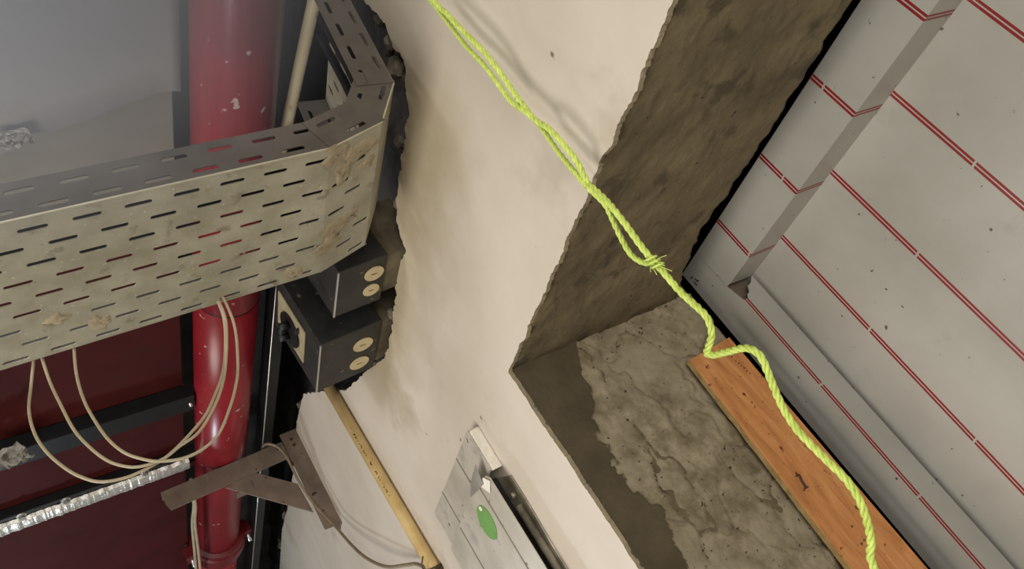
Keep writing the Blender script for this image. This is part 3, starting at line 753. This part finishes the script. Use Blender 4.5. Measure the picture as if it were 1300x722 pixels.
# ------------------------------------------------------------------ yellow conduit on the wall
cv = tag(empty('yellow_conduit', (-.018, 2.03, .3)), 'yellowed plastic conduit running straight down the plaster wall below the trunking', 'conduit')
ct, cb = at(421, 497, 'X', -.017), at(549, 718, 'X', -.017)
cd_ = (cb - ct).normalized()
tube('tube', [ct - cd_ * .06, cb, cb + cd_ * ((cb.z - .3) / -cd_.z)], .0165, M['yellow'], cv, 24)
for k in range(4):
    c = cb + cd_ * (.004 + .007 * k); ring = [c + V((math.cos(2 * math.pi * q / 18) * .021, math.sin(2 * math.pi * q / 18) * .021, .006 * math.sin(2 * math.pi * q / 18 + k))) for q in range(19)]
    tube('tie_wire', ring, .0022, M['wire'], cv, 6)
c = cb + cd_ * .006
tube('tie_wire', smooth_path([c + V((-.02, -.005, 0)), c + V((-.03, -.02, .012)), c + V((-.02, -.035, .03))], 4), .0018, M['wire'], cv, 6)

# ------------------------------------------------------------------ call-panel box on the wall
mb = tag(empty('call_panel_box', (-.02, 1.52, 1.3)), 'white film-wrapped metal wall box with round green sticker beside the opening', 'wall box')
YA, YZ_, ZTOP, ZBOT = 1.312, 1.715, 2.22, 1.25
XB = -.024
def prX(name, pts, x0, x1, mat, par=mb): return prism(name, pts, 'X', x0, x1, mat, par, bevel=.0006)
prX('back_panel', [(YA + .004, ZTOP), (YZ_, 2.214), (YZ_ - .01, ZBOT), (YA + .035, ZBOT), (YA + .035, 2.128), (YA + .004, 2.132)], XB, XB + .003, M['white_film'])
box('top_side', (XB + .0032, YA + .004, ZTOP - .003), (-.0003, YZ_, ZTOP), M['white_film'], mb)
box('far_side', (XB + .0032, YZ_ - .003, ZBOT), (-.0003, YZ_, ZTOP - .0035), M['white_film'], mb)
prX('foam_block', [(YA, 2.216), (YA + .03, 2.214), (YA + .032, 2.14), (YA + .012, 2.131), (YA + .002, 2.128)], XB + .0035, -.0005, M['foam'])
prX('back_flange', [(YA - .012, 2.10), (YA + .06, 2.13), (YA + .06, ZBOT), (YA - .01, ZBOT), (YA - .004, 1.95), (YA - .012, 2.04)], -.003, -.0004, M['shiny'])
tube('screw', [V((-.004, YA + .012, 2.072)), V((-.013, YA + .012, 2.072))], .006, M['shiny'], mb, 10)
tube('inner_rail', [V((-.010, YA + .012, 2.05)), V((-.010, YA + .010, ZBOT))], .0075, M['shiny'], mb, 12)
prX('inner_recess', [(YA + .046, 2.126), (YA + .051, 2.126), (YA + .051, ZBOT), (YA + .046, ZBOT)], XB + .0035, -.0035, M['black_steel'])
# cover plate slid down in front
XC = -.036
prX('cover_plate', [(YA, 2.118), (YA + .012, 2.128), (YA + .09, 2.142), (1.702, 2.124), (1.70, ZBOT - .02), (YA - .004, ZBOT - .02), (YA - .004, 1.93)], XC, XC + .0025, M['white_film'])
prX('cover_side', [(1.697, 2.122), (1.701, 2.122), (1.70, ZBOT - .02), (1.696, ZBOT - .02)], XC + .0027, XB - .0003, M['white_film'])
for y, yp in ((YA + .062, YA + .118), (YA + .265, YA + .285)):
    box('plate_rib', (XC - .0012, y, ZBOT - .02), (XC - .0002, y + .004, 2.136 - (y - YA) * .04), M['groove'], mb)
    box('panel_rib', (XB - .0012, yp, 2.13), (XB - .0002, yp + .004, ZTOP - .002), M['groove'], mb)
disc('green_sticker', (XC - .0003, 1.434, 2.076), (-1, 0, 0), .0355, .0008, M['green'], mb, 36)
disc('sticker_flap', (XC - .0012, 1.424, 2.103), (-1, 0, 0), .005, .0006, M['foam'], mb, 10, u=(0, 1, .4), ru=1.4)
prX('torn_film', [(YA + .01, 2.155), (YA + .075, 2.148), (YA + .115, 2.132), (YA + .085, 2.128), (YA + .03, 2.120)], XC - .0065, XC - .0050, M['film_tear'])
prX('torn_film', [(YA + .0, 2.112), (YA + .02, 2.130), (YA + .05, 2.124), (YA + .03, 2.10)], XC - .003, XC - .0015, M['foam'])

# ------------------------------------------------------------------ added haze volume, stands in for a veil of stray light
hc = V((-.55, .44, 2.70))
m, t, b = nodes('haze_veil'); t.nodes.remove(b)
vp = N(t, 'ShaderNodeVolumePrincipled'); vp.inputs['Color'].default_value = (.92, .93, 1, 1); vp.inputs['Anisotropy'].default_value = .2
vd = N(t, 'ShaderNodeVectorMath', operation='DISTANCE'); t.links.new(pos(t), vd.inputs[0]); vd.inputs[1].default_value = hc
k = math_(t, 'SUBTRACT', 1.0, math_(t, 'DIVIDE', vd.outputs['Value'], .46), clamp=True)
t.links.new(math_(t, 'MULTIPLY', math_(t, 'POWER', k, 1.3), 4.6), vp.inputs['Density'])
t.links.new(vp.outputs[0], t.nodes['Material Output'].inputs['Volume'])
hz = box('haze_veil', (-1.02, -.02, 2.23), (-.08, .772, 3.07), m)
tag(hz, 'faint grey haze volume added for the pale veil of light above the tray by the duct', 'haze', kind='stuff')
